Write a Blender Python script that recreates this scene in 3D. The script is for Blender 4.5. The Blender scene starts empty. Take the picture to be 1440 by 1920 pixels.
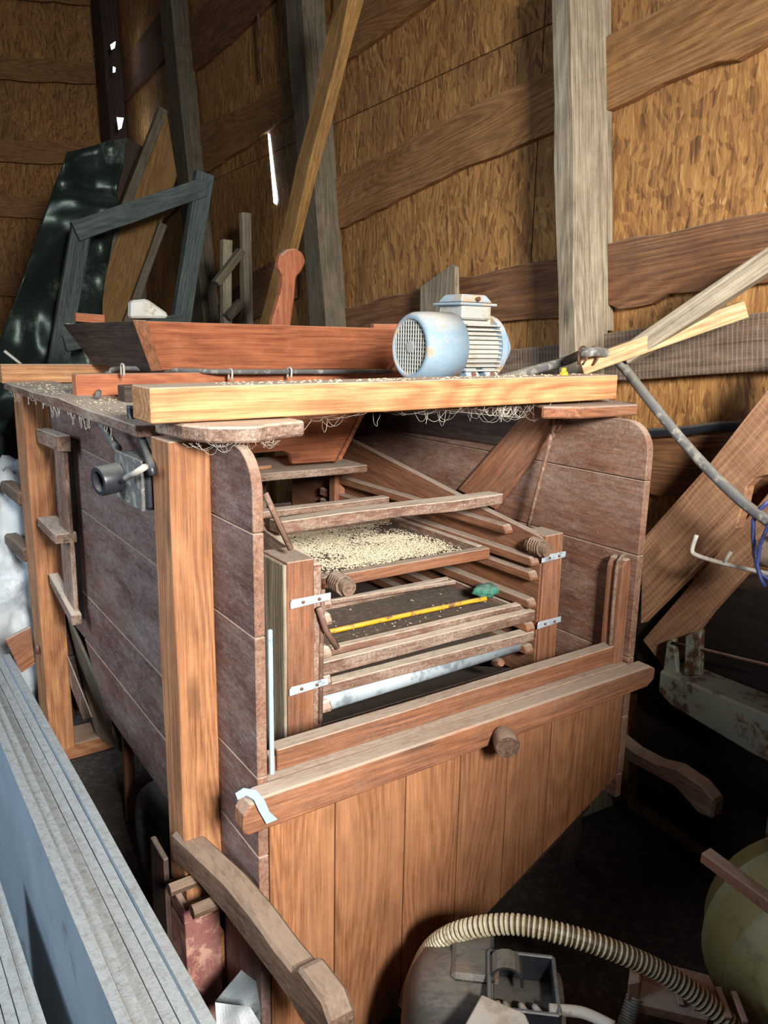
import bpy, bmesh, math, random
from mathutils import Vector as V, Matrix, noise
random.seed(4)
S = bpy.context.scene
COL = S.collection
# ------------------------------------------------------------ camera, world, lights, exposure
cd = bpy.data.cameras.new('camera'); cam = bpy.data.objects.new('camera', cd); COL.objects.link(cam)
r_, u_, f_ = V((.8256217,-.5639079,.0188839)), V((.1079547,.1907306,.9756883)), V((.5538,.8035109,-.2183479))
cam.matrix_world = Matrix(((r_.x,u_.x,-f_.x,0),(r_.y,u_.y,-f_.y,0),(r_.z,u_.z,-f_.z,1.5),(0,0,0,1)))
cd.sensor_fit = 'VERTICAL'; cd.sensor_height = 24; cd.lens = 24*1461.085/1920; cd.clip_start = .02
S.camera = cam
w = bpy.data.worlds.new('world'); S.world = w; w.use_nodes = True
w.node_tree.nodes['Background'].inputs[0].default_value = (.62,.78,1,1)
w.node_tree.nodes['Background'].inputs[1].default_value = .085
def area(name, loc, tgt, sx, sy, power, col, spread=180):
    d = bpy.data.lights.new(name, 'AREA'); d.shape = 'RECTANGLE'; d.size = sx; d.size_y = sy; d.energy = power; d.color = col; d.spread = math.radians(spread)
    o = bpy.data.objects.new(name, d); COL.objects.link(o); o.location = loc
    o.rotation_euler = (V(tgt)-V(loc)).to_track_quat('-Z','Y').to_euler()
area('daylight_doorway', (.20,-1.35,2.10), (1.45,1.2,.75), 0.5, 0.5, 76, (1,.97,.93), 120)
area('daylight_side', (-1.7,2.0,1.9), (.4,1.7,.4), 1.6, 1.2, 15, (.72,.86,1), 110)
S.view_settings.view_transform = 'Standard'; S.view_settings.look = 'None'; S.view_settings.gamma = 1
S.view_settings.use_curve_mapping = False; S.view_settings.exposure = .68
# ------------------------------------------------------------ materials
def lin(c): return tuple(((x/255)/12.92 if x/255 <= .04045 else ((x/255+.055)/1.055)**2.4) for x in c)+(1,)
class NT:
    def __init__(s, name):
        s.m = bpy.data.materials.new(name); s.m.use_nodes = True; s.t = s.m.node_tree
        s.b = s.t.nodes['Principled BSDF']
    def n(s, typ, ins=None, **kw):
        x = s.t.nodes.new(typ)
        for k, v in kw.items(): setattr(x, k, v)
        for k, v in (ins or {}).items(): s.put(x.inputs[k], v)
        return x
    def put(s, sock, v):
        if isinstance(v, bpy.types.NodeSocket): s.t.links.new(v, sock)
        else: sock.default_value = v
    def math(s, op, a, b=0, c=0, clamp=False):
        x = s.n('ShaderNodeMath', {0:a,1:b,2:c}, operation=op, use_clamp=clamp); return x.outputs[0]
    def mapr(s, v, a, b, c=0, d=1):
        return s.n('ShaderNodeMapRange', {0:v,1:a,2:b,3:c,4:d}).outputs[0]
    def mix(s, f, a, b, mode='MIX'):
        x = s.n('ShaderNodeMix', data_type='RGBA', blend_type=mode); s.put(x.inputs[0], f); s.put(x.inputs[6], a); s.put(x.inputs[7], b)
        return x.outputs[2]
    def noise(s, vec, sc, det=4, rough=.55, dist=0):
        return s.n('ShaderNodeTexNoise', {'Vector':vec,'Scale':sc,'Detail':det,'Roughness':rough,'Distortion':dist}).outputs[0]
    def scale(s, vec, sc, rot=(0,0,0)):
        return s.n('ShaderNodeMapping', {0:vec,2:rot,3:sc}).outputs[0]
    def coords(s):
        tc = s.n('ShaderNodeTexCoord').outputs['Object']; oi = s.n('ShaderNodeObjectInfo').outputs['Random']
        off = s.n('ShaderNodeCombineXYZ', {0:s.math('MULTIPLY',oi,31.7),1:s.math('MULTIPLY',oi,17.3),2:s.math('MULTIPLY',oi,53.1)}).outputs[0]
        return s.n('ShaderNodeVectorMath', {0:tc,1:off}, operation='ADD').outputs[0], tc, oi
    def dust(s, col, c, top, side, dcol):
        nz = s.n('ShaderNodeSeparateXYZ', {0:s.n('ShaderNodeNewGeometry').outputs['Normal']}).outputs[2]
        up = s.mapr(nz, .35, .85, 0, top)
        n1 = s.noise(s.scale(c,(.35,1,1)), 9, 8, .75); n2 = s.noise(s.scale(c,(.3,1,1)), 120, 3, .7)
        fu = s.math('MULTIPLY', up, s.mapr(s.math('ADD', s.math('MULTIPLY', n1, .5), s.math('MULTIPLY', n2, .5)), .34, .52, .4, 1))
        fs = s.math('MULTIPLY', s.mapr(s.math('ADD', s.math('MULTIPLY', n1, .7), s.math('MULTIPLY', n2, .3)), .44, .66), side)
        sp = s.mapr(s.noise(c, 230, 2, .5), .68, .74, 0, min(1,side*1.3))
        fs = s.math('MULTIPLY', fs, s.mapr(s.noise(c, 160, 4, .8), .38, .6, .25, 1))
        f = s.math('MAXIMUM', s.math('MAXIMUM', fu, fs), sp)
        return s.mix(f, col, dcol), f
def wood(name, light, dark, top=.85, side=.2, dcol=(208,192,174), rough=.72, contrast=1, wear=None, wearamt=.5, saw=0, fig=.5, bump=.35):
    t = NT(name); c, tc, oi = t.coords()
    wv = t.n('ShaderNodeTexNoise', {'Vector':c,'Scale':2.2,'Detail':2}).outputs['Color']
    cw = t.n('ShaderNodeVectorMath', {0:c, 1:t.n('ShaderNodeVectorMath', {0:wv,1:(0,.028,.028)}, operation='MULTIPLY').outputs[0]}, operation='ADD').outputs[0]
    g1 = t.noise(t.scale(cw, (1.3,115,115)), 1, 4, .6)
    g2 = t.noise(t.scale(cw, (3.0,230,230)), 1, 3, .65)
    rg = t.math('PINGPONG', t.math('MULTIPLY', t.noise(t.scale(cw, (.7,6,6)), 1, 1, .4), 26), .5)
    rg = t.math('MULTIPLY', rg, 2)
    m = t.math('ADD', t.math('MULTIPLY', g1, .40), t.math('ADD', t.math('MULTIPLY', g2, .48), t.math('MULTIPLY', rg, .16*fig)))
    fac = t.mapr(m, .49+.05*fig-.15/contrast, .49+.05*fig+.15/contrast)
    col = t.mix(fac, lin(dark), lin(light))
    por = t.mapr(t.noise(t.scale(c, (9,420,420)), 1, 2, .5), .60, .70, 0, .55)
    col = t.mix(por, col, lin(tuple(x*.55 for x in dark)))
    mot = t.mapr(t.noise(c, 14, 5, .7), .35, .7, .84, 1.14)
    col = t.n('ShaderNodeVectorMath', {0:col,3:mot}, operation='SCALE').outputs[0]
    # knots
    vo = t.n('ShaderNodeTexVoronoi', {'Vector':t.scale(cw, (1.6,5.5,5.5)),'Scale':1.0}).outputs['Distance']
    kn = t.mapr(vo, .03, .10, .7, 0)
    col = t.mix(kn, col, lin(tuple(x*.5 for x in dark)))
    if wear: col = t.mix(t.mapr(t.noise(t.scale(c,(1,3,3)), 3, 5, .65), .42, .66, 0, wearamt), col, lin(wear))
    var = t.mapr(oi, 0, 1, .82, 1.12)
    col = t.n('ShaderNodeVectorMath', {0:col,3:var}, operation='SCALE').outputs[0]
    if saw:
        sw = t.n('ShaderNodeTexWave', {'Vector':t.scale(c,(1,.12,.12),(0,0,.12)),'Scale':22,'Distortion':3.0,'Detail':2,'Detail Scale':3}).outputs['Fac']
        col = t.mix(t.mapr(sw, .75, 1, 0, saw), col, lin(dcol))
    col, df = t.dust(col, c, top, side, lin(dcol))
    t.put(t.b.inputs['Base Color'], col); t.put(t.b.inputs['Roughness'], rough); t.b.inputs['Specular IOR Level'].default_value = .3
    h = t.math('ADD', t.math('MULTIPLY', m, 1), t.math('MULTIPLY', t.noise(c, 60, 4, .7), .35))
    t.put(t.b.inputs['Normal'], t.n('ShaderNodeBump', {'Height':h,'Strength':bump,'Distance':.004}).outputs[0])
    return t.m
def paint(name, base, spot=None, amt=.5, sc=9, rough=.6, metal=0, top=.4, side=.12, dcol=(176,165,150), bump=.25):
    t = NT(name); c, tc, oi = t.coords()
    col = t.mix(t.noise(c, 5, 5, .6), lin(tuple(x*.8 for x in base)), lin(tuple(min(255,x*1.12) for x in base)))
    if spot: col = t.mix(t.mapr(t.noise(c, sc, 8, .72), .62-amt*.25, .68-amt*.2), col, lin(spot))
    col, df = t.dust(col, c, top, side, lin(dcol))
    t.put(t.b.inputs['Base Color'], col); t.b.inputs['Roughness'].default_value = rough
    t.put(t.b.inputs['Metallic'], t.math('MULTIPLY', t.math('SUBTRACT', 1, df, clamp=True), metal))
    t.put(t.b.inputs['Normal'], t.n('ShaderNodeBump', {'Height':t.noise(c, 45, 6, .7),'Strength':bump,'Distance':.003}).outputs[0])
    return t.m
def osb(name):
    t = NT(name); c, tc, oi = t.coords()
    wv = t.n('ShaderNodeTexNoise', {'Vector':c,'Scale':6,'Detail':3}).outputs['Color']
    cw = t.n('ShaderNodeVectorMath', {0:c, 1:t.n('ShaderNodeVectorMath', {0:wv,1:(.05,.05,.05)}, operation='MULTIPLY').outputs[0]}, operation='ADD').outputs[0]
    vals = []
    for i, (rz, sx, sy) in enumerate(((1.45,8,62),(1.8,9,70),(1.0,8,56),(1.35,14,95))):
        vec = t.scale(t.n('ShaderNodeVectorRotate', {'Vector':cw,'Angle':rz}, rotation_type='Y_AXIS').outputs[0], (sx,1,sy))
        vals.append(t.n('ShaderNodeSeparateColor', {0:t.n('ShaderNodeTexVoronoi', {'Vector':vec,'Scale':1}).outputs['Color']}).outputs[0])
    s1 = t.mapr(t.noise(cw, 14, 2), .48, .52); s2 = t.mapr(t.noise(t.scale(cw,(1,1,1),(1,2,3)), 11, 2), .49, .53)
    a = t.n('ShaderNodeMix', {0:s1,2:vals[0],3:vals[1]}).outputs[0]; b = t.n('ShaderNodeMix', {0:s1,2:vals[2],3:vals[3]}).outputs[0]
    v = t.n('ShaderNodeMix', {0:s2,2:a,3:b}).outputs[0]
    fib = t.noise(t.scale(cw,(75,75,7)), 1, 6, .7)
    vv = t.math('ADD', t.math('MULTIPLY', v, .45), t.math('MULTIPLY', t.mapr(fib, .3, .7), .5))
    cr = t.n('ShaderNodeValToRGB', {0:vv}); e = cr.color_ramp
    e.elements[0].position = .12; e.elements[0].color = lin((92,58,30)); e.elements[1].position = .95; e.elements[1].color = lin((216,174,112))
    x = e.elements.new(.4); x.color = lin((156,108,58)); x = e.elements.new(.7); x.color = lin((186,136,76))
    col = cr.outputs[0]
    big = t.noise(c, 1.6, 4, .6)
    col = t.mix(t.mapr(big, .45, .75, 0, .5), col, lin((96,70,44)))
    t.put(t.b.inputs['Base Color'], col); t.b.inputs['Roughness'].default_value = .75
    t.put(t.b.inputs['Normal'], t.n('ShaderNodeBump', {'Height':vv,'Strength':.55,'Distance':.006}).outputs[0])
    return t.m
def emis(name, col, st):
    t = NT(name); t.b.inputs['Emission Color'].default_value = col; t.b.inputs['Emission Strength'].default_value = st; t.b.inputs['Base Color'].default_value = (0,0,0,1); return t.m
M = dict(
 post=wood('orange_softwood',(200,142,96),(142,90,58),.6,.06,contrast=1.0,fig=.9),
 beam=wood('golden_softwood',(212,160,110),(158,104,66),.8,.08,fig=.9,contrast=1.1),
 panel=wood('stained_panel_wood',(116,82,72),(78,52,46),.75,.6,dcol=(182,168,160),fig=.4,contrast=.8,wear=(146,116,100),wearamt=.35),
 panelr=wood('stained_inner_panel_wood',(152,106,84),(98,64,50),.8,.62,dcol=(190,172,156),fig=.4,contrast=.8,wear=(120,84,68),wearamt=.5),
 door=wood('door_board_wood',(178,122,82),(126,80,50),.6,.12,dcol=(190,165,140),fig=.8,contrast=1.05,wear=(186,132,94),wearamt=.4),
 edgew=wood('bare_edge_wood',(158,118,94),(112,78,62),.8,.5,dcol=(190,170,150)),
 rail=wood('brown_rail_wood',(172,114,78),(116,74,52),.95,.22,dcol=(178,164,148),contrast=1.1),
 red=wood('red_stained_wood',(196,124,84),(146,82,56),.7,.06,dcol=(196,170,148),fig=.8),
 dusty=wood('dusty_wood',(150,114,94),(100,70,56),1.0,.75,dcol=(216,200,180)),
 dark=wood('dark_old_and_shade_wood',(92,70,58),(46,34,30),.6,.2,dcol=(140,126,112)),  # old dark wood, also used as painted shade on a few parts
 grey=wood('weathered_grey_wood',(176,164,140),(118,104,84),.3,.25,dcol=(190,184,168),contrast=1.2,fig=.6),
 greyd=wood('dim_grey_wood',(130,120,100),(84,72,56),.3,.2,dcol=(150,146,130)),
 rbrown=wood('rough_brown_board',(150,104,66),(88,56,36),.9,.15,dcol=(150,146,132),fig=1.0,wear=(96,60,40),wearamt=.6),
 rpale=wood('rough_pale_board',(182,134,84),(128,86,50),.8,.1,dcol=(165,155,130),fig=.8),
 sawn=wood('sawn_grey_brown_plank',(134,112,92),(84,66,54),.5,.2,dcol=(190,176,156),saw=.3),
 plank=wood('sawn_pink_plank',(196,150,112),(138,94,66),.5,.12,dcol=(206,178,150),saw=.18),
 pine=wood('fresh_pine',(226,198,150),(178,138,92),.3,.08,dcol=(214,200,172)),
 handle=wood('worn_handle_wood',(128,96,74),(72,52,42),.6,.3,dcol=(164,144,124),contrast=1.1),
 endg=wood('end_grain',(196,160,126),(120,84,60),.4,.2),
 bluegrey=wood('old_painted_frame_wood',(104,116,112),(56,64,62),.4,.2,dcol=(140,150,146)),
 yellow=wood('old_yellow_board',(168,128,70),(116,82,44),.2,.1),
 sheet=paint('grey_faced_sheet',(134,148,158),(110,116,120),.2,4,.7,0,.2,.12,(170,176,180),.15),
 sheetedge=paint('chipboard_sheet_edge',(128,132,130),(96,88,76),.5,70,.85,0,.6,.4,(160,164,164),.9),
 galv=paint('galvanised_metal',(190,202,210),(140,150,156),.3,14,.45,.2,.25,.08,(190,190,185),.08),
 galvd=paint('dull_galvanised_metal',(132,142,146),(88,92,92),.4,10,.5,.6,.4,.15),
 darkfoil=paint('dark_green_metal',(52,66,60),(112,124,112),.3,2.5,.35,.6,.3,.1,(120,130,118),.3),
 motor=paint('pale_blue_motor_paint',(128,154,172),(168,140,104),.45,9,.6,0,.75,.3,(206,200,186),.35),
 motorlt=paint('dusty_motor_paint',(160,162,156),(150,140,120),.3,16,.65,0,.7,.3,(206,198,184),.4),
 black=paint('black_plastic',(38,42,48),None,.3,9,.38,0,.55,.12,(140,138,132),.15),
 blackm=paint('dark_dusty_housing',(40,42,45),(104,90,74),.3,7,.5,.2,.6,.2,(136,128,116),.3),
 cable=paint('grey_cable',(92,92,92),(150,145,132),.4,30,.6,0,.5,.25,(160,154,140),.3),
 hole=paint('dark_opening',(12,11,11),None,0,9,.9,0,0,0),
 rust=paint('rusty_steel',(112,72,50),(70,40,28),.5,14,.8,.2,.5,.15),
 rod=paint('rusty_brown_rod',(112,80,64),(150,118,96),.4,40,.75,0,.5,.3),
 steel=paint('chipped_grey_green_steel',(150,154,136),(92,58,36),.45,12,.6,.1,.3,.15,(130,120,100)),
 olive=paint('olive_metal',(122,116,74),(92,84,52),.35,5,.55,.1,.35,.15,(176,166,130)),
 redp=paint('red_paint',(150,26,26),None,0,9,.5),
 yellowp=paint('yellow_paint',(226,172,30),(120,84,60),.4,34,.5,0,.2,.08),
 green=paint('green_foam',(66,138,118),(40,96,82),.5,60,.95,0,.2,.15,bump=1),
 rope=paint('old_rope',(128,100,80),(90,68,54),.5,90,.95,0,.5,.3,bump=1),
 tape=paint('pale_blue_strap',(160,188,204),(120,140,150),.2,14,.5,0,.1,.08),
 foot=paint('purple_red_foot_block',(136,84,78),(186,140,120),.6,16,.85,0,.5,.35),
 tarp=paint('white_plastic_tarp',(214,222,226),(180,190,196),.3,6,.5,0,.1,.05,bump=.5),
 foam=paint('white_foam',(214,214,204),(186,160,130),.3,14,.8,0,.2,.1),
 screen=paint('dark_sieve_screen',(84,70,60),(120,104,90),.4,60,.8,0,.35,.3,(128,118,104),1),
 seed=paint('pale_grain',(228,218,188),(196,178,138),.4,200,.7,0,0,0),
 hosel=paint('cream_hose',(206,194,160),(160,144,106),.3,20,.4,0,.1,.05),
 hosed=paint('brown_hose_groove',(78,62,40),None,.3,20,.5,0,.1,.05),
 blackb=wood('black_brown_board',(58,46,38),(34,26,22),.4,.15,dcol=(90,82,74)),
 earth=paint('earth_floor',(52,44,38),(74,66,58),.45,40,.95,0,0,0,bump=1),
 rubber=paint('worn_rubber',(62,62,62),(100,98,94),.4,20,.8,0,.4,.15,bump=.6),
 web=paint('cobweb_grey',(196,188,172),None,0,9,.9,0,0,0),
 white=paint('off_white_plastic',(196,190,178),(160,148,130),.4,14,.55,0,.4,.1),
 blue=paint('blue_steel',(50,66,130),(30,34,60),.4,14,.5),
 stone=paint('grey_brown_knob',(134,112,94),(92,72,58),.5,22,.9,0,.4,.2),
 osb=osb('osb'), sky=emis('daylight_through_gap',(.75,.9,1,1),4.5))
# ------------------------------------------------------------ geometry helpers
WM = {}
def mk(name, verts, faces, mat, parent=None, axis=(1,0,0), bevel=0, smooth=False, kind=None, up=None):
    x = V(axis).normalized(); z = V(up) if up else (V((0,0,1)) if abs(x.z) < .9 else V((0,-1,0)))
    y = z.cross(x).normalized(); z = x.cross(y)
    c = sum((V(v) for v in verts), V())/len(verts)
    Mx = Matrix(((x.x,y.x,z.x,c.x),(x.y,y.y,z.y,c.y),(x.z,y.z,z.z,c.z),(0,0,0,1))); inv = Mx.inverted()
    me = bpy.data.meshes.new(name); me.from_pydata([inv@V(v) for v in verts], [], faces)
    bm = bmesh.new(); bm.from_mesh(me); bmesh.ops.recalc_face_normals(bm, faces=bm.faces); bm.to_mesh(me); bm.free()
    if smooth:
        me.polygons.foreach_set('use_smooth', [True]*len(me.polygons))
    mats = mat if isinstance(mat, list) else [mat]
    for m in mats: me.materials.append(M[m])
    o = bpy.data.objects.new(name, me); COL.objects.link(o)
    WM[o.name] = Mx
    if parent: o.parent = parent; o.matrix_basis = WM[parent.name].inverted() @ Mx
    else: o.matrix_world = Mx
    if bevel:
        b = o.modifiers.new('bevel','BEVEL'); b.width = bevel; b.segments = 1; b.limit_method = 'ANGLE'; b.angle_limit = .6
    if kind: o['kind'] = kind
    return o
def tag(o, label, cat, group=None, kind=None):
    o['label'] = label; o['category'] = cat
    if group: o['group'] = group
    if kind: o['kind'] = kind
    return o
def thing(name, label, cat, loc, group=None):
    o = bpy.data.objects.new(name, None); COL.objects.link(o); o.empty_display_size = .1
    o.location = loc; WM[o.name] = Matrix.Translation(V(loc)); return tag(o, label, cat, group)
def bar(name, A, B, w, h, mat, parent=None, up=(0,0,1), jit=.0012, bevel=.002, **kw):
    A, B, up = V(A), V(B), V(up); x = (B-A); L = x.length; x.normalize()
    s = up.cross(x)
    if s.length < 1e-3: s = V((0,1,0)).cross(x)
    s.normalize(); u = x.cross(s)
    n = max(1, min(14, int(L/.15))) if jit else 1
    vs, fs = [], []
    sd = random.random()*99
    for i in range(n+1):
        c = A+(B-A)*i/n
        for k, (a, b) in enumerate(((-1,-1),(1,-1),(1,1),(-1,1))):
            j = noise.noise(V((i*.6+sd,k*7.1,sd)))*jit*2; j2 = noise.noise(V((i*.6+sd,k*7.1,sd+40)))*jit*2
            vs.append(c+s*(a*w/2+j)+u*(b*h/2+j2))
    for i in range(n):
        for k in range(4):
            k2 = (k+1)%4; fs.append((i*4+k,i*4+k2,i*4+4+k2,i*4+4+k))
    fs.append((3,2,1,0)); e = n*4; fs.append((e,e+1,e+2,e+3))
    return mk(name, vs, fs, mat, parent, x, bevel, up=u, **kw)
def box(name, x0, x1, y0, y1, z0, z1, mat, parent=None, **kw):
    c = V(((x0+x1)/2,(y0+y1)/2,(z0+z1)/2)); d = (x1-x0, y1-y0, z1-z0); a = d.index(max(d))
    if a == 0: return bar(name, (x0,c.y,c.z), (x1,c.y,c.z), d[1], d[2], mat, parent, **kw)
    if a == 1: return bar(name, (c.x,y0,c.z), (c.x,y1,c.z), d[0], d[2], mat, parent, **kw)
    return bar(name, (c.x,c.y,z0), (c.x,c.y,z1), d[0], d[1], mat, parent, up=(0,1,0), **kw)
def prism(name, poly, vec, mat, parent=None, axis=(1,0,0), bevel=.002, **kw):
    n = len(poly); vs = [V(p) for p in poly]+[V(p)+V(vec) for p in poly]
    fs = [tuple(range(n)), tuple(range(2*n-1,n-1,-1))]+[(i,(i+1)%n,n+(i+1)%n,n+i) for i in range(n)]
    return mk(name, vs, fs, mat, parent, axis, bevel, **kw)
def spline(pts, k=6):
    pts = [V(p) for p in pts]; out = []
    for i in range(len(pts)-1):
        p0, p1, p2, p3 = pts[max(i-1,0)], pts[i], pts[i+1], pts[min(i+2,len(pts)-1)]
        for j in range(k):
            t = j/k; out.append(.5*((2*p1)+(p2-p0)*t+(2*p0-5*p1+4*p2-p3)*t*t+(3*p1-p0-3*p2+p3)*t**3))
    return out+[pts[-1]]
def tubedata(pts, r, n=8):
    pts = [V(p) for p in pts]; vs, fs = [], []; m = len(pts)
    rr = r if isinstance(r, (list,tuple)) else [r]*m
    t = (pts[1]-pts[0]).normalized(); s = t.cross(V((.3,.2,1))).normalized()
    for i, p in enumerate(pts):
        t = (pts[min(i+1,m-1)]-pts[max(i-1,0)]).normalized(); s = (s-t*s.dot(t)).normalized(); b = t.cross(s)
        for k in range(n):
            a = 2*math.pi*k/n; vs.append(p+(s*math.cos(a)+b*math.sin(a))*rr[i])
    for i in range(m-1):
        for k in range(n): fs.append((i*n+k,i*n+(k+1)%n,(i+1)*n+(k+1)%n,(i+1)*n+k))
    fs.append(tuple(range(n-1,-1,-1))); fs.append(tuple(range((m-1)*n,m*n)))
    return vs, fs
def tube(name, pts, r, mat, parent=None, n=8, k=0, smooth=True, **kw):
    if k: pts = spline(pts, k)
    vs, fs = tubedata(pts, r, n); return mk(name, vs, fs, mat, parent, V(pts[-1])-V(pts[0]), smooth=smooth, **kw)
def lathe(name, A, B, prof, mat, parent=None, n=24, smooth=True, **kw):
    A, B = V(A), V(B); t_ = (B-A).normalized(); s = t_.cross(V((.3,.2,1))).normalized(); b = t_.cross(s); vs, fs = [], []; m = len(prof)
    for t, r in prof:
        for k in range(n): a = 2*math.pi*k/n; vs.append(A+(B-A)*t+(s*math.cos(a)+b*math.sin(a))*r)
    for i in range(m-1):
        for k in range(n): fs.append((i*n+k,i*n+(k+1)%n,(i+1)*n+(k+1)%n,(i+1)*n+k))
    fs.append(tuple(range(n-1,-1,-1))); fs.append(tuple(range((m-1)*n,m*n)))
    o = mk(name, vs, fs, mat, parent, t_, smooth=smooth, **kw)
    if smooth:
        o.data.polygons[-1].use_smooth = False; o.data.polygons[-2].use_smooth = False
        e = o.modifiers.new('edges','EDGE_SPLIT'); e.split_angle = .7
    return o
def multi(name, parts, mat, parent=None, **kw):
    vs, fs = [], []
    for v, f in parts:
        b = len(vs); vs += v; fs += [tuple(b+i for i in q) for q in f]
    return mk(name, vs, fs, mat, parent, **kw)
def floorpt(a, b, z=0.0):
    a, b = V(a), V(b); t = (z-a.z)/(b.z-a.z); return a+(b-a)*t
def strip(name, top, bot, vec, mat, parent, jag=.006, axis=None, **kw):   # rough-edged board between two edge lines
    def rough(l, amp):
        o = []
        for i in range(len(l)-1):
            a, b = V(l[i]), V(l[i+1]); k = max(2, int((b-a).length/.09))
            o += [a+(b-a)*j/k+V((0,0,noise.noise(V((i*3.1+j*.7,amp*900,a.x*9)))*amp*(0 if (i==0 and j==0) else 2))) for j in range(k)]
        return o+[V(l[-1])]
    t, b = rough(top, jag*.6), rough(bot, jag)
    return prism(name, t+b[::-1], vec, mat, parent, axis or (V(top[-1])-V(top[0])), **kw)
NWv = V((.9987,-.05,0)); DWv = V((.05,.9987,0))      # wall normal (into the wall) and run
# ------------------------------------------------------------ structure
fl = mk('floor', [(-4,-3,0),(3.2,-3,0),(3.2,9.5,0),(-4,9.5,0),(-4,-3,-.1),(3.2,-3,-.1),(3.2,9.5,-.1),(-4,9.5,-.1)], [(0,1,2,3),(4,7,6,5),(0,4,5,1),(1,5,6,2),(2,6,7,3),(3,7,4,0)], 'earth', kind='structure')
def wallpt(s, z, off=0): return NWv*(1.908-off)+DWv*s+V((0,0,z))
WR = thing('wall_right', 'x', 'x', wallpt(4,0)); WE = thing('wall_back', 'x', 'x', (1.3,8,0))
for o in (WR, WE):
    del o['label']; del o['category']; o['kind'] = 'structure'
s0 = -1.6
while s0 < 7.9:                                       # osb sheets, butted with a small joint
    s1 = min(s0+1.25, 7.93)
    for z0, z1 in ((0,2.5),(2.5,5.0)):
        prism('osb_panel', [wallpt(s0+.003,z0+.003),wallpt(s1-.003,z0+.003),wallpt(s1-.003,z1-.003),wallpt(s0+.003,z1-.003)], NWv*.02, 'osb', WR, DWv, bevel=0)
    s0 += 1.25
e0 = 0.0
for i in range(4):
    a, b = V((2.33-i*1.25,7.93+i*.06,0)), V((2.33-(i+1)*1.25+.006,7.93+(i+1)*.06,0))
    for z0, z1 in ((0,2.5),(2.503,5.0)):
        prism('osb_panel', [a+V((0,0,z0)),b+V((0,0,z0)),b+V((0,0,z1)),a+V((0,0,z1))], (0,.02,0), 'osb', WE, (1,0,0), bevel=0)
inn = -NWv
def rail(top, bot, mat, th=.03, **kw): strip('rail', top, bot, NWv*(th-.001), mat, WR, **kw)
rail([(2.053,3.449,2.241),(2.031,2.999,2.277),(2.006,2.500,2.325),(1.979,1.960,2.353),(1.968,1.751,2.382),(1.959,1.568,2.397),(1.953,1.450,2.421),(1.941,1.216,2.446)], [(2.053,3.447,2.010),(2.030,2.991,2.057),(2.005,2.487,2.117),(1.978,1.943,2.166),(1.967,1.739,2.170),(1.952,1.425,2.214),(1.945,1.298,2.210),(1.940,1.186,2.228)], 'rpale', jag=.008)
rail([(2.049,3.365,1.636),(2.016,2.710,1.694),(2.002,2.428,1.733),(1.975,1.892,1.758),(1.965,1.688,1.791),(1.949,1.374,1.806),(1.937,1.131,1.823)], [(2.048,3.346,1.478),(2.015,2.693,1.514),(1.989,2.174,1.557),(1.974,1.863,1.585),(1.964,1.668,1.604),(1.958,1.553,1.605),(1.953,1.440,1.623),(1.948,1.353,1.639),(1.936,1.108,1.656)], 'rbrown', jag=.012)
rail([(2.054,3.475,3.148),(2.032,3.031,3.152),(2.017,2.722,3.141),(1.987,2.122,3.046)], [(2.054,3.470,2.729),(2.031,3.016,2.749),(2.016,2.701,2.769),(1.985,2.097,2.770)], 'rpale')
rail([(2.151,5.408,2.869),(2.109,4.569,2.802),(2.074,3.859,2.810)], [(2.153,5.440,2.555),(2.110,4.581,2.587),(2.074,3.861,2.648)], 'rpale')
rail([(2.159,5.559,3.541),(2.120,4.780,3.537),(2.085,4.092,3.528)], [(2.157,5.528,3.215),(2.121,4.803,3.210),(2.086,4.100,3.237)], 'rbrown')
rail([(2.144,5.271,1.650),(2.107,4.533,1.867),(2.076,3.910,1.958)], [(2.145,5.288,1.452),(2.108,4.546,1.590),(2.076,3.914,1.698)], 'rbrown')
rail([(1.973,2.251,1.447),(1.964,2.071,1.468),(1.952,1.822,1.491),(1.944,1.674,1.521),(1.927,1.329,1.560),(1.919,1.173,1.576),(1.913,1.059,1.586)], [(1.973,2.244,1.352),(1.951,1.811,1.376),(1.937,1.533,1.389),(1.926,1.312,1.416),(1.915,1.094,1.435),(1.912,1.039,1.440)], 'sawn', th=.05, jag=.002)
rail([(1.957,1.530,1.214),(1.951,1.413,1.238),(1.942,1.238,1.255),(1.933,1.059,1.300)], [(1.956,1.510,1.039),(1.950,1.393,1.068),(1.941,1.217,1.092),(1.932,1.037,1.139)], 'rbrown', jag=.01)
rail([(1.955,1.480,0.773),(1.943,1.255,0.844),(1.931,1.009,0.935)], [(1.953,1.440,0.412),(1.941,1.211,0.491),(1.929,0.965,0.612)], 'dark', jag=.004)
rail([(2.257,7.521,2.577),(2.198,6.345,2.692),(2.171,5.794,2.770)], [(2.261,7.596,2.238),(2.201,6.399,2.345),(2.173,5.836,2.433)], 'rbrown')
rail([(2.251,7.393,3.751),(2.190,6.175,3.792),(2.164,5.663,3.829)], [(2.254,7.466,3.430),(2.192,6.227,3.453),(2.166,5.706,3.485)], 'rbrown')
for a, b, m in ((8,78,'rpale'),(112,150,'rpale'),(262,285,'rbrown'),(362,402,'rpale'),(518,560,'rbrown'),(572,640,'rpale')):
    t = [(1.183,7.908,4.153),(2.300,7.852,4.392)]
    k = lambda y, x: 0
for ys in ([(1.068,7.913,3.733),(2.201,7.857,3.864)],[(1.010,7.916,3.079),(2.232,7.855,3.183)],[(0.971,7.918,2.635),(2.276,7.853,2.697)],[(0.912,7.921,1.977),(2.286,7.852,1.966)],[(1.125,7.910,4.374),(2.238,7.855,4.505)]):
    a, b = V(ys[0]), V(ys[1])
    strip('rail', [a,(a+b)/2,b], [a-V((0,0,.17)),(a+b)/2-V((0,0,.18)),b-V((0,0,.17))], (0,.029,0), 'rpale', WE, axis=(1,0,0))
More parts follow.
